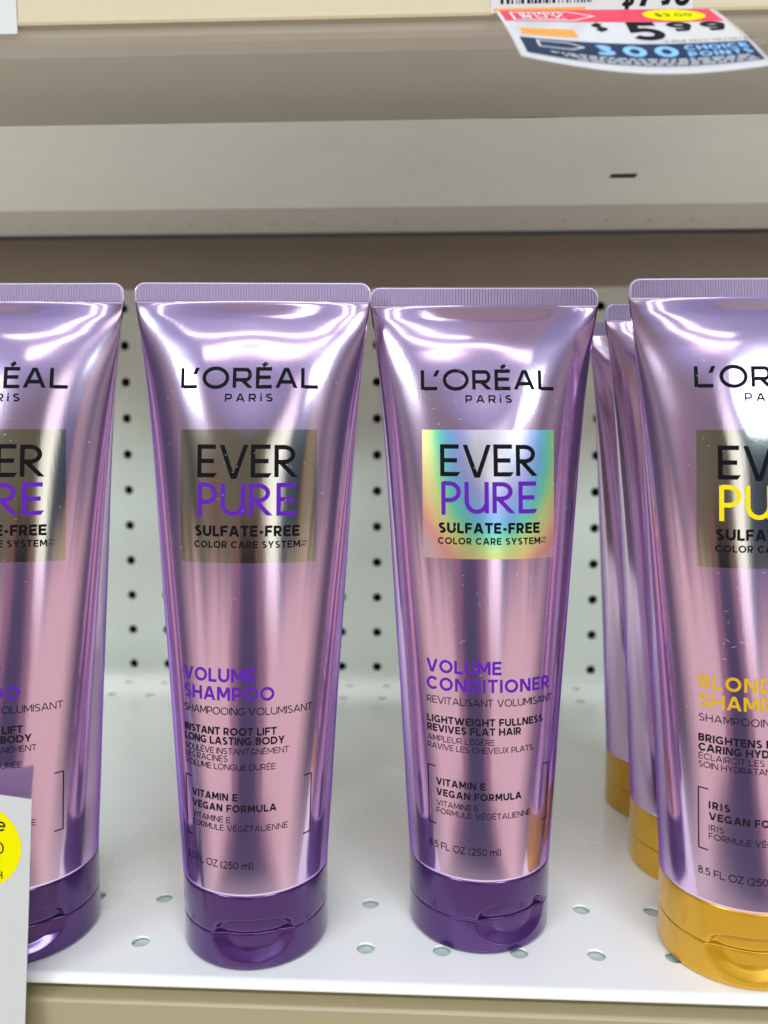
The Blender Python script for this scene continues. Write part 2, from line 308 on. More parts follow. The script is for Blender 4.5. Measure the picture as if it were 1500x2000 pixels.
    if ch == 'm': return 0.98, [V(h, 0, 0.70), ([(h, 0.44)]+arc(0.28, 0.44, 0.23-h*0.6, 0.27-h, 150, 0, 8)+[(0.51-h*0.6, 0)], 'n'), ([(0.51-h*0.6, 0.44)]+arc(0.74, 0.44, 0.24-h, 0.27-h, 150, 0, 8)+[(0.98-h, 0)], 'n')]
    if ch == 'l': return w, [V(h, 0, 1.05)]
    if ch == 'a': return 0.58, [(arc(0.29, 0.34, 0.29-h, 0.34-h, 90, 450, 16), 'n'), V(0.58-h, 0, 0.70)]
    if ch == 'd': return 0.62, [(arc(0.30, 0.34, 0.30-h, 0.34-h, 90, 450, 16), 'n'), V(0.62-h, 0, 1.05)]
    if ch == 't': return 0.42, [([(0.16, 0.95), (0.16, 0.20), (0.24, h), (0.40, h)], 'n'), H(0.66, 0, 0.40)]
    if ch == 'h': return 0.60, [V(h, 0, 1.05), ([(h, 0.40)]+arc(0.30, 0.40, 0.30-h, 0.30-h, 160, 0, 8)+[(0.60-h, 0)], 'n')]
    if ch == 'r': return 0.38, [V(h, 0, 0.70), ([(h, 0.40)]+arc(0.34, 0.40, 0.34-h, 0.30-h, 170, 85, 6), 'n')]
    if ch == 'u': return 0.58, [([(h, 0.70), (h, 0.28)]+arc(0.29, 0.28, 0.29-h, 0.28-h, 180, 360, 8)+[(0.58-h, 0.70)], 'n'), V(0.58-h, 0, 0.4)]
    if ch == 'e': return 0.64, [([(w, 0.36), (0.64-h, 0.36)]+arc(0.32, 0.36, 0.32-h, 0.36-h, 5, 320, 18), 'n')]
    raise ValueError(ch)
def acc(ch, sk, W, w, f=None):
    f = f or w*0.85
    if ch == '\u00c9': return sk+[([(W*0.42, 1.08+f*0.3), (W*0.70, 1.22+f*0.3)], 'n')]
    if ch == '\u00c8': return sk+[([(W*0.58, 1.08+f*0.3), (W*0.30, 1.22+f*0.3)], 'n')]
    return sk
def ribbon(pts, w, cut):
    p = [np.array(q, float) for q in pts]
    out = [p[0]]
    for q in p[1:]:
        if np.hypot(*(q-out[-1])) > 1e-5: out.append(q)
    p = out; n = len(p); L, Rr = [], []
    closed = n > 3 and np.hypot(*(p[0]-p[-1])) < 1e-4
    for i in range(n):
        a = p[i]-p[i-1] if i else (p[0]-p[-2] if closed else p[1]-p[0])
        b = p[i+1]-p[i] if i < n-1 else (p[1]-p[0] if closed else p[-1]-p[-2])
        a = a/np.hypot(*a); b = b/np.hypot(*b); na = np.array([-a[1], a[0]]); nb = np.array([-b[1], b[0]])
        m = na+nb; l = np.hypot(*m)
        if l < 0.3: m = na
        else:
            m = m/l; m = m/max(0.45, float(m@na))
        if cut == 'h' and i in (0, n-1): m = np.array([math.copysign(1/max(0.3, abs(a[1])), m[0]), 0.0])
        off = m*w/2
        L.append(p[i]+off); Rr.append(p[i]-off)
        if cut == 's' and i == n-1: L[-1] = L[-1]-np.array([w*0.0, 0]); Rr[-1] = Rr[-1]-np.array([w*0.75, 0])
    return L, Rr
def lettering(mb, text, u0, u1, base, cap, w, surf, st='', step=0.7, off=0.08, slant=0.0):
    """set text between u0 and u1 (None: natural spacing) on surf(u, v, off) -> 3D point"""
    gl = [glyph(c, w, st) for c in text]; gap = 0.20-0.35*w+(0.02 if st == 'ever' else 0)
    nat = sum(g[0] for g in gl)
    n = len(text)-1
    if u1 is None: sxx = cap; gp = gap*cap
    else:
        tot = (u1-u0)/cap; gp = ((tot-nat)/n if n else 0)
        sxx = cap
        lo, hi = gap*0.55, gap*1.9
        if st: lo, hi = -1, 9
        if gp < lo or gp > hi:
            gq = min(max(gp, lo), hi); sxx = cap*(tot-gq*n)/nat; gp = gq*cap
            # stroke widths stay true: only the letters' widths give
        else: gp *= cap
    x = u0; k = 0
    for aw, sts in gl:
        for pts, cut in sts:
            q = [(a*sxx, b*cap) for a, b in pts]
            L, Rr = ribbon(q, w*cap, cut); k += 1
            # subdivide along the stroke so that it follows the surface
            rows = []
            for i in range(len(L)):
                if i:
                    d = max(np.hypot(*(L[i]-L[i-1])), np.hypot(*(Rr[i]-Rr[i-1]))); m = max(1, int(math.ceil(d/step)))
                    for j in range(1, m): f = j/m; rows.append((L[i-1]*(1-f)+L[i]*f, Rr[i-1]*(1-f)+Rr[i]*f))
                rows.append((L[i], Rr[i]))
            o = off+0.003*(k % 5)
            vs = []
            for a, b in rows:
                for c in (a, b): vs.append(surf(x+c[0]+slant*c[1], base+c[1], o))
            mb.add(vs, [(2*i, 2*i+1, 2*i+3, 2*i+2) for i in range(len(rows)-1)])
        x += aw*sxx+gp
def line(mb, pts, w, surf, off=0.08, step=0.8):
    L, Rr = ribbon(pts, w, 'n'); rows = []
    for i in range(len(L)):
        if i:
            d = np.hypot(*(L[i]-L[i-1])); m = max(1, int(math.ceil(d/step)))
            for j in range(1, m): f = j/m; rows.append((L[i-1]*(1-f)+L[i]*f, Rr[i-1]*(1-f)+Rr[i]*f))
        rows.append((L[i], Rr[i]))
    vs = [surf(c[0], c[1], off) for r in rows for c in r]
    mb.add(vs, [(2*i, 2*i+1, 2*i+3, 2*i+2) for i in range(len(rows)-1)])
def patch(mb, u0, u1, v0, v1, surf, nu, nv, off):
    vs = [surf(u0+(u1-u0)*i/nu, v0+(v1-v0)*j/nv, off) for j in range(nv+1) for i in range(nu+1)]
    mb.add(vs, [(j*(nu+1)+i, j*(nu+1)+i+1, (j+1)*(nu+1)+i+1, (j+1)*(nu+1)+i) for j in range(nv) for i in range(nu)])
def fan(mb, pts, surf, off):
    c = np.mean(np.array(pts), 0); vs = [surf(c[0], c[1], off)]+[surf(p[0], p[1], off) for p in pts]
    n = len(pts); mb.add(vs, [(0, 1+i, 1+(i+1) % n) for i in range(n)])

# ------------------------------------------------------------------ the shelving
# panel behind (front face at y = 0), pegboard holes every inch
wall = thing('pegboard_panel', 'off-white metal pegboard panel with rows of round black holes behind the tubes', 'pegboard', (0, 0, 273))
P = 25.4
mb = MB(); perforated(mb, -20, 20, -11, 2, (0, 0, 231.78), P, 3.2, ((1, 0, 0), (0, 0, 1), (0, -1, 0)), 2.0)
def local(mb, o): mb.v = [(x-o.location.x/S, y-o.location.y/S, z-o.location.z/S) for x, y, z in mb.v]; return mb
ZTOP = 231.78+P*1.5
local(mb, wall).build('perforated_sheet', 'wall', wall)
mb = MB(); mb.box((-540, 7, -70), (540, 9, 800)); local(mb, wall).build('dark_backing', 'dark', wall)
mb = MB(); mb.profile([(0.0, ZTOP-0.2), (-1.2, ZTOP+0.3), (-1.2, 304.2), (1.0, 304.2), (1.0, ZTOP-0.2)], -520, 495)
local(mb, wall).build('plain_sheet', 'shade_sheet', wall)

def shelf(name, label, zt, y_back, hole_rows, x_off, rail_m):
    r = thing(name, label, 'shelf', (0, -329, zt)); return r
low = thing('metal_shelf', 'white perforated metal shelf that the purple tubes stand on', 'shelf', (0, -329, 0))
# deck: perforated strips at the back and front, plain between
XL, XR = 13.0, 13.0
YF, YB = -326.6, -14.6
rows_front = -(285.72+P)                                             # front row of holes
mb = MB()
perforated(mb, -14, 15, 0, 1, (13.0, rows_front, 0), P, 3.1, ((1, 0, 0), (0, 1, 0), (0, 0, 1)), 0.9)
perforated(mb, -14, 15, 0, 1, (13.0, rows_front+P, 0), P, 3.1, ((1, 0, 0), (0, 1, 0), (0, 0, 1)), 0.9)
perforated(mb, -14, 15, 0, 1, (34.09, -(33.0), 0), P, 3.1, ((1, 0, 0), (0, 1, 0), (0, 0, 1)), 0.9)
perforated(mb, -14, 15, 0, 1, (32.0, -(33.0)-P, 0), P, 3.1, ((1, 0, 0), (0, 1, 0), (0, 0, 1)), 0.9)
x0, x1 = 13.0-14.5*P, 13.0+14.5*P
y_a = rows_front+1.5*P; y_b = -33.0-1.5*P; y_c = -33.0+0.5*P; y_d = rows_front-0.5*P
for ya, yb in ((y_a, y_b), (y_c, YB)):
    mb.add([(x0, ya, 0), (x1, ya, 0), (x1, yb, 0), (x0, yb, 0)], [(0, 1, 2, 3)])
# rolled front edge
prof = [(y_d, 0.0)]+[(-327.0+2.0*math.cos(math.radians(a)), -2.0+2.0*math.sin(math.radians(a))) for a in (90, 110, 130, 150, 165, 180, 200, 225, 250, 270)]+[(-322, -4.0)]
mb.profile(prof, x0, x1, closed=False)
mb.v = [(x, y+329, z) for x, y, z in mb.v]
deck = mb.build('shelf_deck', 'deck', low, smooth=True)
for p in deck.data.polygons: p.use_smooth = len(p.vertices) == 4 and abs(p.normal.z) < 0.999 and abs(p.normal.x) < 0.3
mb = MB(); mb.box((x0+1, -319+329, -2.6), (x1-1, YB-1+329, -1.5)); mb.build('liner_sheet', 'liner', low)
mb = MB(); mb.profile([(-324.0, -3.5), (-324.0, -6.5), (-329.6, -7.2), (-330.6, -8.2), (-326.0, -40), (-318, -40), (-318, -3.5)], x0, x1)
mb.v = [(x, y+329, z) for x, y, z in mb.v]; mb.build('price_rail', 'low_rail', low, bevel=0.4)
mb = MB(); mb.box((x0, -14.0+329, -18), (x1, -13.2+329, -0.8)); mb.build('back_flange', 'under', low)

up = thing('metal_shelf', 'metal shelf above the tubes, seen from below with its cream front rail', 'shelf', (0, -329, 300))
mb = MB(); rb = MB(); H = 300.0
perforated(rb, -15, 16, 0, 1, (-13.5+3, -58, H), P, 2.0, ((1, 0, 0), (0, 1, 0), (0, 0, -1)), 0.9)
for ya, yb in ((-226.8, -88.0),):
    X0, X1 = -10.5-15.5*P, -10.5+15.5*P
    if ya < -200:                                                   # plate with one oblong slot at (133, -139)
        sx0, sx1, sy0, sy1 = 131.5-6.6, 131.5+6.6, -143.0, -136.4
        for a, b, c, d in ((X0, sx0, ya, yb), (sx1, X1, ya, yb), (sx0, sx1, ya, sy0), (sx0, sx1, sy1, yb)):
            mb.add([(a, c, H), (b, c, H), (b, d, H), (a, d, H)], [(0, 1, 2, 3)])
    else: mb.add([(X0, ya, H), (X1, ya, H), (X1, yb, H), (X0, yb, H)], [(0, 1, 2, 3)])
mb.v = [(x, y+329, z-300) for x, y, z in mb.v]; mb.build('shelf_plate', 'under', up)
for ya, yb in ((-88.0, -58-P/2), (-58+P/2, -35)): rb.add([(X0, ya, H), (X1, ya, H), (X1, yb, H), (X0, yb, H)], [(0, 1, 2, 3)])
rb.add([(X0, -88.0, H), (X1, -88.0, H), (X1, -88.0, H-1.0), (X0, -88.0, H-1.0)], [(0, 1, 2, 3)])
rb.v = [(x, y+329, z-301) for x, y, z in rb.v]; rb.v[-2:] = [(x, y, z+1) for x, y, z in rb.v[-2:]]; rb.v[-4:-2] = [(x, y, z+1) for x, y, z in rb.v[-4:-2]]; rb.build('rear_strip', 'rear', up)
mb = MB(); mb.box((134-8, -150, H+0.8), (134+8, -132, H+1.6)); mb.v = [(x, y+329, z-300) for x, y, z in mb.v]; mb.build('slot_shade', 'dark', up)
mb = MB(); mb.box((X0, -78, H+7), (X1, -2.0, H+12)); mb.v = [(x, y+329, z-300) for x, y, z in mb.v]; mb.build('rear_light_block', 'dark', up)  # added dark bar: blocks light through the rear gap and holes
mb = MB()
def lip(x, y): return (x, y, 280.7+(y+319.3)*15.0/91.1-0.06)
wedge = [(k/16, 1.5*(k/16)**0.6*math.sin(math.pi*k/16)**0.5) for k in range(17)]  # thin dark wedge along the rear edge of the lip
mb.add([lip(56+29*k, -228.6) for k, h in wedge]+[lip(56+29*k, -228.7-h) for k, h in wedge], [(k, k+1, 18+k, 17+k) for k in range(16)])
mb.v = [(x, y+329, z-300) for x, y, z in mb.v]; mb.build('dark_wedge', 'dark', up)
# front channel: bright face, rolled bottom edge, flat return
mb = MB(); mb.profile([(-330.2, 345), (-330.2, 287.6), (-329.9, 285.6), (-329.1, 283.8), (-327.8, 282.3), (-326.0, 281.2), (-323.6, 280.5), (-320.5, 280.25), (-319.3, 280.7), (-228.2, 295.7), (-227.2, 296.4), (-227.2, 301), (-326, 301), (-326, 345)], x0, x1)
mb.v = [(x, y+329, z-300) for x, y, z in mb.v]; mb.build('front_channel', 'lip', up, bevel=0.25)
mb = MB(); mb.profile([(-330.3, 345), (-330.3, 285.0), (-330.6, 284.3), (-331.1, 284.3), (-331.3, 285.0), (-331.1, 286.2), (-331.0, 345)], x0, x1)
mb.v = [(x, y+329, z-300) for x, y, z in mb.v]; mb.build('ticket_strip', 'rail', up)

# ------------------------------------------------------------------ the tubes
R0=24.5; ZB=25.0; ZT=213.0
AZ=[0,26,40,85,106,122,138,153,166,179,192,202,208,213,220]
AV=[24.5,24.5,25.5,28.0,29.35,30.3,31.25,32.15,32.95,33.95,35.1,36.3,37.2,37.9,38.2]
BZ=[0,26,40,60,84,108,132,150,170,185,197,206,213,220]
BV=[24.5,24.45,23.5,22.3,20.8,19.0,17.1,15.6,13.6,11.5,8.8,5.3,0.75,0.7]
def smooth(z,X,Y):
    w=9.0 if z<196 else max(0.6,min(9.0,(213.5-z)*0.55))
    zz=np.clip(np.linspace(z-w,z+w,11),0,220)
    return float(np.interp(zz,X,Y).mean())
NS=97
class Tube:
    def __init__(s,x,y,yaw,lean=0.0,leany=0.0,seed=0,du=0.0,tw=0.0,pinch=0.0):
        s.du,s.tw,s.pinch=du,tw,pinch
        s.x,s.y,s.yaw,s.lean,s.leany,s.seed=x,y,np.radians(yaw),lean,leany,seed
        rng=np.random.RandomState(seed)
        s.w=[(rng.uniform(.04,.11),rng.uniform(-.035,.035),rng.uniform(0,6.28),rng.uniform(.4,1)) for _ in range(6)]
        s.cache={}
    def sec(s,z):
        # half-section table: arc position (mm from the front centre) -> local x,y   (full loop param -1..1 = back centre .. back centre)
        k=round(z*20)
        if k in s.cache: return s.cache[k]
        a=smooth(z,AZ,AV); b=smooth(z,BZ,BV)
        t=np.clip((z-120)/90,0,1); e=1+0.55*t*t
        th=np.linspace(-np.pi,np.pi,721)
        x=a*np.sin(th); c=np.cos(th); y=-b*np.sign(c)*np.abs(c)**e
        L=np.concatenate([[0],np.cumsum(np.hypot(np.diff(x),np.diff(y)))])
        L=(L/L[-1]*2-1)*(np.pi*R0)
        s.cache[k]=(L,x,y)
        return s.cache[k]
    def local(s,u,z):
        L,X,Y=s.sec(z)
        x=np.interp(u,L,X); y=np.interp(u,L,Y)
        if z>30:
            g=np.clip((z-34)/60,0,1)*np.clip((212-z)/14,0,1)*np.clip(1.25-abs(u)/40,0,1)
            d=sum(A*np.sin(fx*u*1.6+fz*z*1.4+ph) for fx,fz,ph,A in s.w)*0.16*g
            d-=s.pinch*np.exp(-((z-187)/15.0)**2)*np.exp(-(u/12.0)**2)*np.clip((213-z)/8,0,1)
            y=y-d if abs(u)<38.5 else y+d
        f=np.clip((z-26)/190,0,1)
        return np.array([x+s.lean*f, y+s.leany*f, z])
    def pt(s,u,z,off=0.0):
        p=s.local(u,z)
        if off:
            n=np.cross(s.local(u+.3,z)-s.local(u-.3,z), s.local(u,min(z+.4,214))-s.local(u,z-.4)); n/=np.linalg.norm(n)
            p=p+n*off
        return p
    def world(s,p):
        c,n=np.cos(s.yaw),np.sin(s.yaw)
        return np.array([s.x+c*p[0]-n*p[1], s.y+n*p[0]+c*p[1], p[2]])

def tube_surf(T): return lambda u, v, off: T.pt(u+T.du+T.tw*(1-(v-26)/187), v, off)
def body_mesh(T):
    mb = MB(); zs = [25.2, 25.5]+list(np.linspace(26.2, 180, 84))+list(np.linspace(181, 213.6, 46)); n = 216
    us = np.linspace(-math.pi*R0, math.pi*R0, n+1)[:-1]
    vs = []
    for i, z in enumerate(zs):
        for u in us:
            p = T.local(u, z)
            if i == 0: p = p*np.array([0.985, 0.985, 1])
            vs.append(p)
    fs = [(r*n+i, r*n+(i+1) % n, (r+1)*n+(i+1) % n, (r+1)*n+i) for r in range(len(zs)-1) for i in range(n)]
    mb.add(vs, fs); return mb
def rrect(a, z0, z1, r0, r1, n=7):
    return [(a-r1+r1*math.cos(math.radians(t)), z1-r1+r1*math.sin(math.radians(t))) for t in np.linspace(0, 90, n)] + \
           [(-a+r1+r1*math.cos(math.radians(t)), z1-r1+r1*math.sin(math.radians(t))) for t in np.linspace(90, 180, n)] + \
           [(-a+r0+r0*math.cos(math.radians(t)), z0+r0+r0*math.sin(math.radians(t))) for t in np.linspace(180, 270, n)] + \
           [(a-r0+r0*math.cos(math.radians(t)), z0+r0+r0*math.sin(math.radians(t))) for t in np.linspace(270, 360, n)]
def slab(pts, y0, y1):
    mb = MB(); n = len(pts); mb.add([(x, y0, z) for x, z in pts]+[(x, y1, z) for x, z in pts],
        [(i, (i+1) % n, n+(i+1) % n, n+i) for i in range(n)]+[tuple(range(n-1, -1, -1)), tuple(range(n, 2*n))]); return mb
def cap_mesh(part):
    mb = MB(); n = 240; vs = []
    if part == 'lid': zs = [0.0, 0.0, 0.15, 0.45, 0.9, 1.5]+list(np.linspace(2.0, 11.2, 44))+[11.5, 11.75, 11.95, 12.0]
    else: zs = [12.1, 12.15, 12.35, 12.6]+list(np.linspace(12.9, 24.6, 50))+[25.0, 25.3, 25.5, 25.5]
    for i, z in enumerate(zs):
        for k in range(n):
            ph = 2*math.pi*k/n; r = 24.45+0.05*(z/25)
            if part == 'lid':
                if z < 1.6: r -= 1.5*(1-math.sqrt(max(0, 1-((1.6-z)/1.6)**2)))
                if z > 11.4: r -= 0.18*((z-11.4)/0.6)
                if i == 0 or i == len(zs)-1: r = r*0.90
            else:
                r += 0.06
                if z < 12.7: r -= 0.18*((12.7-z)/0.6)
                if z > 24.9: r -= 0.35*((z-24.9)/0.6)
                if i == 0 or i == len(zs)-1: r = r*0.90
            # thumb scoop across the joint, facing -y
            a = (ph+math.pi/2+math.pi) % (2*math.pi)-math.pi
            if abs(a) < 1.0:
                sx_ = 24.45*math.sin(a)
                if z > 12.05:
                    e = 1-(abs(sx_)/12.9)**3.2-max(0, (z-11.5)/5.9)**2.6
                    d = 2.1*min(1, max(0, e)*4.5)
                else:
                    e = 1-(abs(sx_)/13.2)**2.3-max(0, (12.2-z)/8.9)**2.3
                    d = 1.8*min(1, max(0, e)*1.7)*(0.45+0.55*min(1, max(0, (z-2.4)/5)))
                r -= d
            vs.append((r*math.cos(ph), r*math.sin(ph), z))
    fs = [(r*n+i, r*n+(i+1) % n, (r+1)*n+(i+1) % n, (r+1)*n+i) for r in range(len(zs)-1) for i in range(n)]
    fs += [tuple(range(n-1, -1, -1)), tuple(range((len(zs)-1)*n, len(zs)*n))]
    mb.add(vs, fs); return mb
LID, COLLAR = cap_mesh('lid'), cap_mesh('collar')

TEXT = {
 'shampoo': dict(accent='violet ink', title='violet ink', head=[('VOLUME', 3.2), ('SHAMPOO', 9.0)], sub=('SHAMPOOING VOLUMISANT', 21.8),
    bold=[('INSTANT ROOT LIFT', 9.8), ('LONG LASTING BODY', 12.4)], thin=[('SOUL\u00c8VE INSTANTAN\u00c9MENT', 13.8, 70.6), ('LES RACINES', -5.6, 68.2), ('VOLUME LONGUE DUR\u00c9E', 9.5, 65.6)],
    vit=('VITAMIN E', -2.4), vitf=('VITAMINE E', -4.7)),
 'conditioner': dict(accent='violet ink', title='violet ink', head=[('VOLUME', 3.2), ('CONDITIONER', 21.0)], sub=('REVITALISANT VOLUMISANT', 22.6),
    bold=[('LIGHTWEIGHT FULLNESS', 18.4), ('REVIVES FLAT HAIR', 9.8)], thin=[('AMPLEUR L\u00c9G\u00c8RE', 0.8, 70.4), ('RAVIVE LES CHEVEUX PLATS', 14.3, 67.8)],
    vit=('VITAMIN E', -2.4), vitf=('VITAMINE E', -4.7)),
 'blonde': dict(accent='yellow ink', title='gold ink', head=[('BLONDE', 3.2), ('SHAMPOO', 9.0)], sub=('SHAMPOOING BLONDEUR', 20.5),
    bold=[('BRIGHTENS BLONDE', 10.5), ('CARING HYDRATION', 10.6)], thin=[('\u00c9CLAIRCIT LES CHEVEUX', 10.5, 71.0), ('SOIN HYDRATANT', 0.4, 68.4)],
    vit=('IRIS', -12.9), vitf=('IRIS', -14.6)),
}
def make_tube(name, label, kind, T, cap_rot, capm, labelm, group):
    tx = TEXT[kind]; sf = tube_surf(T)
    r = thing(name, label, 'tube', (T.x, T.y, 0), T.yaw, group)
    body = body_mesh(T).build('tube_body', 'lilac', r, smooth=True)
    # flattened end: rim, ribbed seal
    lx, ly = T.local(0, 213)[0], T.leany
    s1 = slab([(x+lx, z) for x, z in rrect(38.0, 212.5, 219.2, 1.6, 3.2)], ly-0.55, ly+0.55); rim = s1.build('seal_rim', 'seal_rim', r, bevel=0.35)
    s2 = slab([(x+lx, z) for x, z in rrect(37.45, 213.3, 218.65, 0.3, 3.0)], ly-0.85, ly+0.85); s2.build('crimped_seal', 'seal', rim, bevel=0.2)
    c = COLLAR.build('cap', capm, r, smooth=True); l = LID.build('flip_lid', capm, c, smooth=True)
    for q in (c, l): q.data.polygons.foreach_set('use_smooth', [len(p.vertices) == 4 and abs(p.normal.z) < 0.97 for p in q.data.polygons])
    c.rotation_euler = (0, 0, math.radians(cap_rot)-T.yaw)
    # foil label with its words
    mb = MB(); patch(mb, -22.2, 22.2, 130.7, 172.2, sf, 90, 60, 0.05); lab = mb.build('foil_label', labelm, r, smooth=True)
    mb = MB()
    lettering(mb, 'EVER', -16.1, 16.0, 157.4, 10.0, 0.138, sf, 'ever', off=0.11)
    lettering(mb, 'SULFATE-FREE', -16.8, 16.6, 139.0, 3.35, 0.245, sf, off=0.11)
    lettering(mb, 'COLOR CARE SYSTEM', -17.0, 16.8, 135.4, 2.15, 0.21, sf, off=0.11)
    lettering(mb, 'TM', 17.1, 18.9, 136.8, 0.75, 0.16, sf, off=0.11); lettering(mb, 'MC', 17.1, 18.9, 135.7, 0.75, 0.16, sf, off=0.11)
    mb.build('label_lettering', 'black ink', lab)
    mb = MB(); lettering(mb, 'PURE', -15.8, 15.9, 145.5, 10.0, 0.138, sf, 'ever', off=0.11); mb.build('accent_lettering', tx['accent'], lab)
    # maker's name
    mb = MB(); lettering(mb, 'L\u2019OR\u00c9AL', -22.4, 22.4, 185.2, 6.3, 0.18, sf, 'wide'); lettering(mb, 'PARiS', -7.5, 7.8, 180.9, 2.45, 0.20, sf, 'wide')
    mb.build('brand_lettering', 'black ink', r)
    mb = MB()
    for (s_, x1), z in zip(tx['head'], (93.3, 87.5)): lettering(mb, s_, -21.8, x1, z, 4.25, 0.20, sf)
    mb.build('title_lettering', tx['title'], r)
    mb = MB(); lettering(mb, tx['sub'][0], -21.9, tx['sub'][1], 83.0, 2.35, 0.12, sf)
    for (s_, x1), z in zip(tx['bold'], (76.6, 73.6)): lettering(mb, s_, -22.0, x1, z, 2.4, 0.22, sf)
    for s_, x1, z in tx['thin']: lettering(mb, s_, -22.0, x1, z, 1.9, 0.12, sf)
    lettering(mb, tx['vit'][0], -19.0, tx['vit'][1], 55.8, 2.3, 0.22, sf); lettering(mb, 'VEGAN FORMULA', -19.0, 9.9, 52.3, 2.3, 0.22, sf)
    lettering(mb, tx['vitf'][0], -19.0, tx['vitf'][1], 48.8, 1.85, 0.12, sf); lettering(mb, 'FORMULE V\u00c9G\u00c9TALIENNE', -19.0, 13.6, 46.2, 1.85, 0.12, sf)
    lettering(mb, '8.5 FL OZ (250 ml)', -22.4, 2.6, 34.2, 2.3, 0.115, sf)
    for s_ in (-1, 1): line(mb, [(s_*19.2, 61.8), (s_*22.1, 61.8), (s_*22.1, 42.4), (s_*19.2, 42.4)], 0.36, sf)
    mb.build('small_lettering', 'grey ink', r)
    # lint and dust flecks stuck to the foil
    rng = np.random.RandomState(T.seed+50); mb = MB()
    for _ in range(70):
        u, v = rng.uniform(-30, 30), 60+150*math.sqrt(rng.rand())*0.98; v = min(v, 205); a = rng.uniform(0, 6.28); L_ = rng.uniform(0.12, 0.42)*(1 if rng.rand() > .15 else 2.6)
        line(mb, [(u, v), (u+L_*math.cos(a)*.5, v+L_*math.sin(a)*.5), (u+L_*math.cos(a+.5), v+L_*math.sin(a+.5))], 0.10, sf, off=0.13)
    if T.seed in (11, 19):                                          # scratches rubbed into the lacquer
        for k in range(16):
            u, v = (rng.normal(-12, 4), rng.uniform(92, 128)) if k % 2 else (rng.normal(-15, 4), rng.uniform(165, 200))
            a = rng.normal(0.1, 0.35); L_ = rng.uniform(0.5, 2.2)
            line(mb, [(u, v), (u+L_*math.cos(a), v+L_*math.sin(a))], 0.055, sf, off=0.12)
    d = mb.build('dust_flecks', 'grey lint', r); d['kind'] = 'stuff'
    return r
def copy_tube(src, label, x, y, yaw, dx=0):
    r = src.copy(); C.objects.link(r); r.location = (x*S, y*S, 0); r.rotation_euler = (0, 0, math.radians(yaw)); r['label'] = label
    for ch in list(src.children):
        c = ch.copy(); C.objects.link(c); c.parent = r
        for g_ in ch.children:
            d = g_.copy(); C.objects.link(d); d.parent = c
    return r
GV, GB = 'lilac tubes with violet caps', 'lilac tubes with gold caps'
make_tube('shampoo_tube', 'lilac volume shampoo tube at the frame edge, partly hidden by the white price card', 'shampoo', Tube(-106.5, -303.2, 1.5, 3.1, 0, 3, 0.6, 0, 0.7), 25, 'violet', 'silver', GV)
make_tube('shampoo_tube', 'whole lilac volume shampoo tube with violet cap and plain silver foil label', 'shampoo', Tube(-25.6, -300.8, 3.0, 1.7, 0, 7, 0, 0, 1.3), 9, 'violet', 'silver', GV)
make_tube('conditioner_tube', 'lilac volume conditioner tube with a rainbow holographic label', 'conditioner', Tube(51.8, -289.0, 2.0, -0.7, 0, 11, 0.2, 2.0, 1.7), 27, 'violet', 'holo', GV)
bl = make_tube('shampoo_tube', 'front lilac blonde shampoo tube with gold cap and yellow lettering', 'blonde', Tube(136.7, -302.7, 0.5, -3.8, 0, 19, 1.8, 0, 1.5), -8, 'gold', 'silver', GB)
copy_tube(bl, 'middle gold capped lilac tube of the file, directly behind the yellow lettered one', 140.4, -250.3, 5)
copy_tube(bl, 'rearmost gold capped lilac tube of the file, nearest the pegboard', 142.4, -199.1, 14)

# ------------------------------------------------------------------ price tags
def flat(org, ax, ay, nrm): 
    org, ax, ay, nrm = [np.array(q, float) for q in (org, ax, ay, nrm)]
    return lambda u, v, off: org+ax*u+ay*v+nrm*off
# shelf label in the upper rail: bar code and the regular price
lb = thing('shelf_label', 'white shelf label with bar code and black price in the cream rail', 'price label', (75.5, -331.4, 300))
def rel(mb, o): mb.v = [(x-o.location.x/S, y-o.location.y/S, z-o.location.z/S) for x, y, z in mb.v]; return mb
sf = flat((48.7, -331.45, 284.6), (1, 0, 0), (0, 0, 1), (0, -1, 0))
mb = MB(); patch(mb, 0, 54.0, 0, 32, sf, 1, 1, 0.0); rel(mb, lb).build('label_paper', 'paper', lb, solid=0.2)
mb = MB(); rng = np.random.RandomState(5); x = 2.6
while x < 27.0:
    w_ = rng.choice([0.28, 0.28, 0.5, 0.8]); mb.add([sf(x, 2.3, .05), sf(x+w_, 2.3, .05), sf(x+w_, 14, .05), sf(x, 14, .05)], [(0, 1, 2, 3)]); x += w_+rng.choice([0.3, 0.5, 0.8])
lettering(mb, '$', 34.5, None, 1.0, 5.4, 0.2, sf, off=.05); lettering(mb, '7', 38.6, None, 1.0, 9.0, 0.17, sf, off=.05); lettering(mb, '98', 44.6, 53.0, 1.0, 6.6, 0.2, sf, off=.05)
rel(mb, lb).build('label_printing', 'black ink', lb)
mb = MB(); patch(mb, 0.6, 25.5, 0.5, 1.2, sf, 1, 1, 0.05); rel(mb, lb).build('label_stripe', 'orange ink', lb)

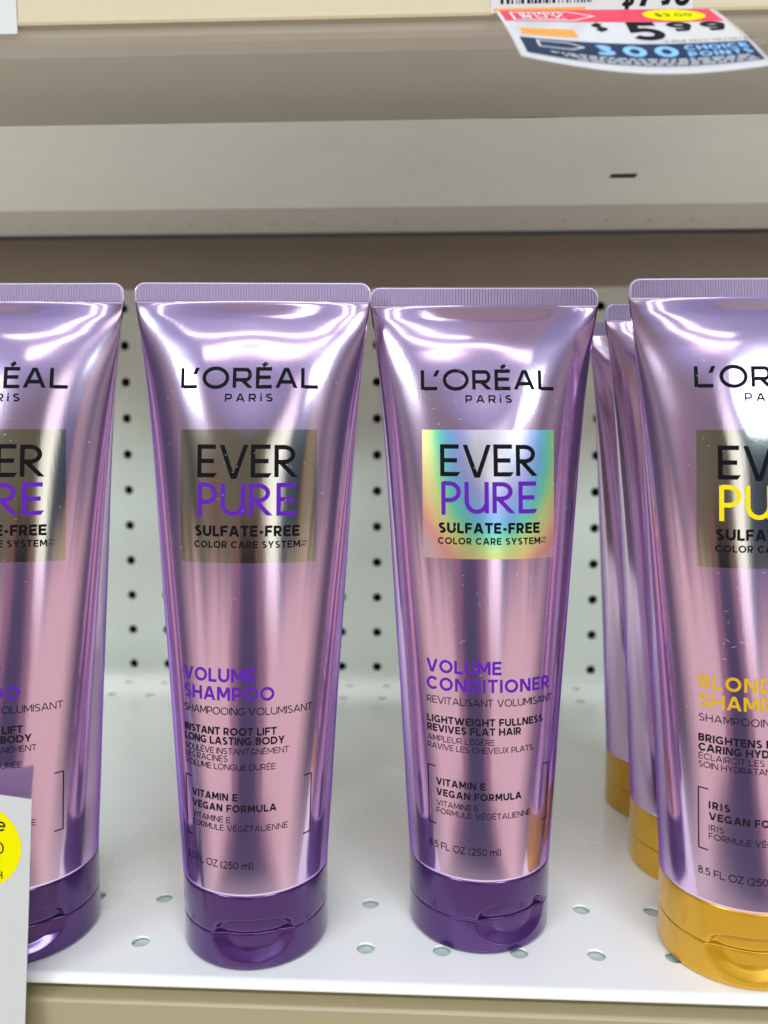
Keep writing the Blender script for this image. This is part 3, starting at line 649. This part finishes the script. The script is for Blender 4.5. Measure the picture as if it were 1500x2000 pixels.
# sale tag hanging from the rail, curled out towards the aisle
tg = thing('sale_tag', 'curled glossy sale tag in red, white and navy hanging from the upper rail', 'price tag', (80, -331, 286))
TL, TR_, BL, BR = (49.8, -331.9, 285.1), (108.1, -331.9, 284.4), (53.3, -364, 259.2), (111.5, -364, 256.1)
TL, TR_, BL, BR = [np.array(q, float) for q in (TL, TR_, BL, BR)]
def tagsurf(u, v, off):                                             # u 0..1 across, v 0..1 down
    def s_(u, v):
        p = (TL*(1-u)+TR_*u)*(1-v)+(BL*(1-u)+BR*u)*v
        q = math.sin(math.pi*v)*2.0
        p = p+np.array([0, -q*0.9, q*-0.3])
        p = p+np.array([0, -1.0, -3.4])*math.sin(math.pi*u)*v**1.5
        return p
    p = s_(u, v)
    if off:
        n_ = np.cross(s_(u+.01, v)-s_(u-.01, v), s_(u, v-.01)-s_(u, v+.01)); p = p+n_/np.linalg.norm(n_)*off
    return p
TW, TH = 58.0, 43.0                                                 # printed in millimetres on the flat tag
tsf = lambda u, v, off: tagsurf(u/TW, 1-v/TH, off)
mb = MB(); patch(mb, 0, TW, 0, TH, tsf, 30, 24, 0.0); rel(mb, tg).build('tag_paper', 'gloss_paper', tg, smooth=True, solid=0.18)
def tagpart(name, m, fn, parent=tg):
    mb = MB(); fn(mb); return rel(mb, tg).build(name, m, parent)
tagpart('red_band', 'red ink', lambda mb: patch(mb, 1.0, TW-1.6, TH-11.5, TH-0.4, tsf, 30, 8, 0.05))
tagpart('navy_band', 'navy ink', lambda mb: patch(mb, 2.0, TW-1.0, 3.6, 16.4, tsf, 30, 10, 0.05))
tagpart('orange_block', 'orange ink', lambda mb: patch(mb, 3.2, 17.0, 19.0, 25.0, tsf, 8, 4, 0.05))
tagpart('yellow_oval', 'bright yellow ink', lambda mb: fan(mb, [(TW-12.5+8.0*math.cos(2*math.pi*k/32), TH-6.0+5.0*math.sin(2*math.pi*k/32)) for k in range(32)], tsf, 0.09))
def wh(mb):
    line(mb, [(3.6, TH-10.6), (3.6, TH-2.6), (18.5, TH-2.6), (24.5, TH-6.6), (18.5, TH-10.6), (3.6, TH-10.6)], 0.6, tsf, off=0.1, step=2)
    lettering(mb, 'BONUS', 5.6, 17.0, TH-5.4, 2.2, 0.2, tsf, off=0.1); lettering(mb, 'BUY', 5.6, 17.0, TH-8.2, 2.4, 0.24, tsf, off=0.1); lettering(mb, 'SAVINGS', 5.6, 17.0, TH-10.0, 1.4, 0.2, tsf, off=0.1)
def fine(mb):
    rng = np.random.RandomState(2)
    for k in range(3):                                              # the small print, too fine to read in the photograph
        x = 8.0+3*k
        while x < 55:
            w_ = rng.uniform(0.8, 3.2); line(mb, [(x, 7.0-1.25*k), (x+w_, 7.0-1.25*k)], 0.55, tsf, off=0.1, step=2); x += w_+0.6
tagpart('white_printing', 'white ink', wh)
q_ = tagpart('fine_print', 'white ink', fine); q_['kind'] = 'stuff'
def bk(mb):
    lettering(mb, '$', 22.0, None, 24.8, 5.2, 0.2, tsf, off=0.1); lettering(mb, '5', 30.0, 39.0, 18.6, 12.6, 0.2, tsf, off=0.1); lettering(mb, '99', 40.6, 56.0, 24.5, 6.6, 0.24, tsf, off=0.1)
    lettering(mb, 'Valid thru 10/15/26', 37.0, 59.0, 17.4, 1.25, 0.14, tsf, off=0.1); lettering(mb, '$3.00', TW-17.5, TW-8.0, TH-7.3, 2.6, 0.13, tsf, off=0.12)
tagpart('price_printing', 'black ink', bk)
tagpart('points_printing', 'sky blue ink', lambda mb: (lettering(mb, '300', 18.6, 39.4, 8.6, 6.0, 0.26, tsf, off=0.1), lettering(mb, 'CHOICE', 41.0, 56.0, 12.2, 2.8, 0.24, tsf, off=0.1), lettering(mb, 'POINTS', 41.0, 56.0, 8.4, 2.8, 0.24, tsf, off=0.1)))
def outline(mb):
    line(mb, [(6.0, 10.2), (6.0, 14.6), (13.5, 14.6), (16.8, 12.4), (13.5, 10.2), (6.0, 10.2)], 0.5, tsf, off=0.1, step=2)
tagpart('arrow_outline', 'white ink', outline)

# plain card in the upper rail, cut by the frame
pc = thing('price_card', 'plain white price card at the end of the upper cream rail', 'price card', (-105, -331.45, 300))
mb = MB(); patch(mb, -22, 22.2, -18.0, 20, lambda u, v, off: np.array([u, 0.0, v]), 1, 1, 0); mb.build('card_paper', 'paper', pc, solid=0.3)

# card standing up from the lower rail in front of the first tube
yc = -336.0
cd_ = thing('sale_card', 'white sale card with a yellow round spot, standing before the shelf edge', 'price card', (-110, yc, 0))
sfc = flat((0, 0, 0), (1, 0, 0), (0, 0, 1), (0, -1, 0))
CARD = [(23.98, 61.12), (18.25, -17.51), (17.31, -33.13), (-32.89, -33.13), (-32.89, 68.51)]
mb = MB(); n_ = 8
mb.add([(x_, 0, z_) for x_, z_ in CARD[::-1]], [tuple(range(len(CARD)))]); mb.build('card_paper', 'paper', cd_, solid=0.35)
mb = MB(); fan(mb, [(6.58+13.5*math.cos(2*math.pi*k/96), 46.02+13.5*math.sin(2*math.pi*k/96)) for k in range(96)], sfc, 0.06); spot = mb.build('yellow_spot', 'bright yellow ink', cd_)
mb = MB()
lettering(mb, 'e', 12.73, None, 51.02, 4.4, 0.13, sfc, off=0.12); lettering(mb, '0', 12.0, None, 43.83, 3.75, 0.12, sfc, off=0.12); lettering(mb, 'H', 11.79, None, 35.81, 2.4, 0.14, sfc, off=0.12)
mb.build('spot_lettering', 'black ink', spot)
mb = MB(); mb.box((-30, 0.6, -40), (6, 4.2, -9)); mb.build('card_holder', 'rail', cd_)
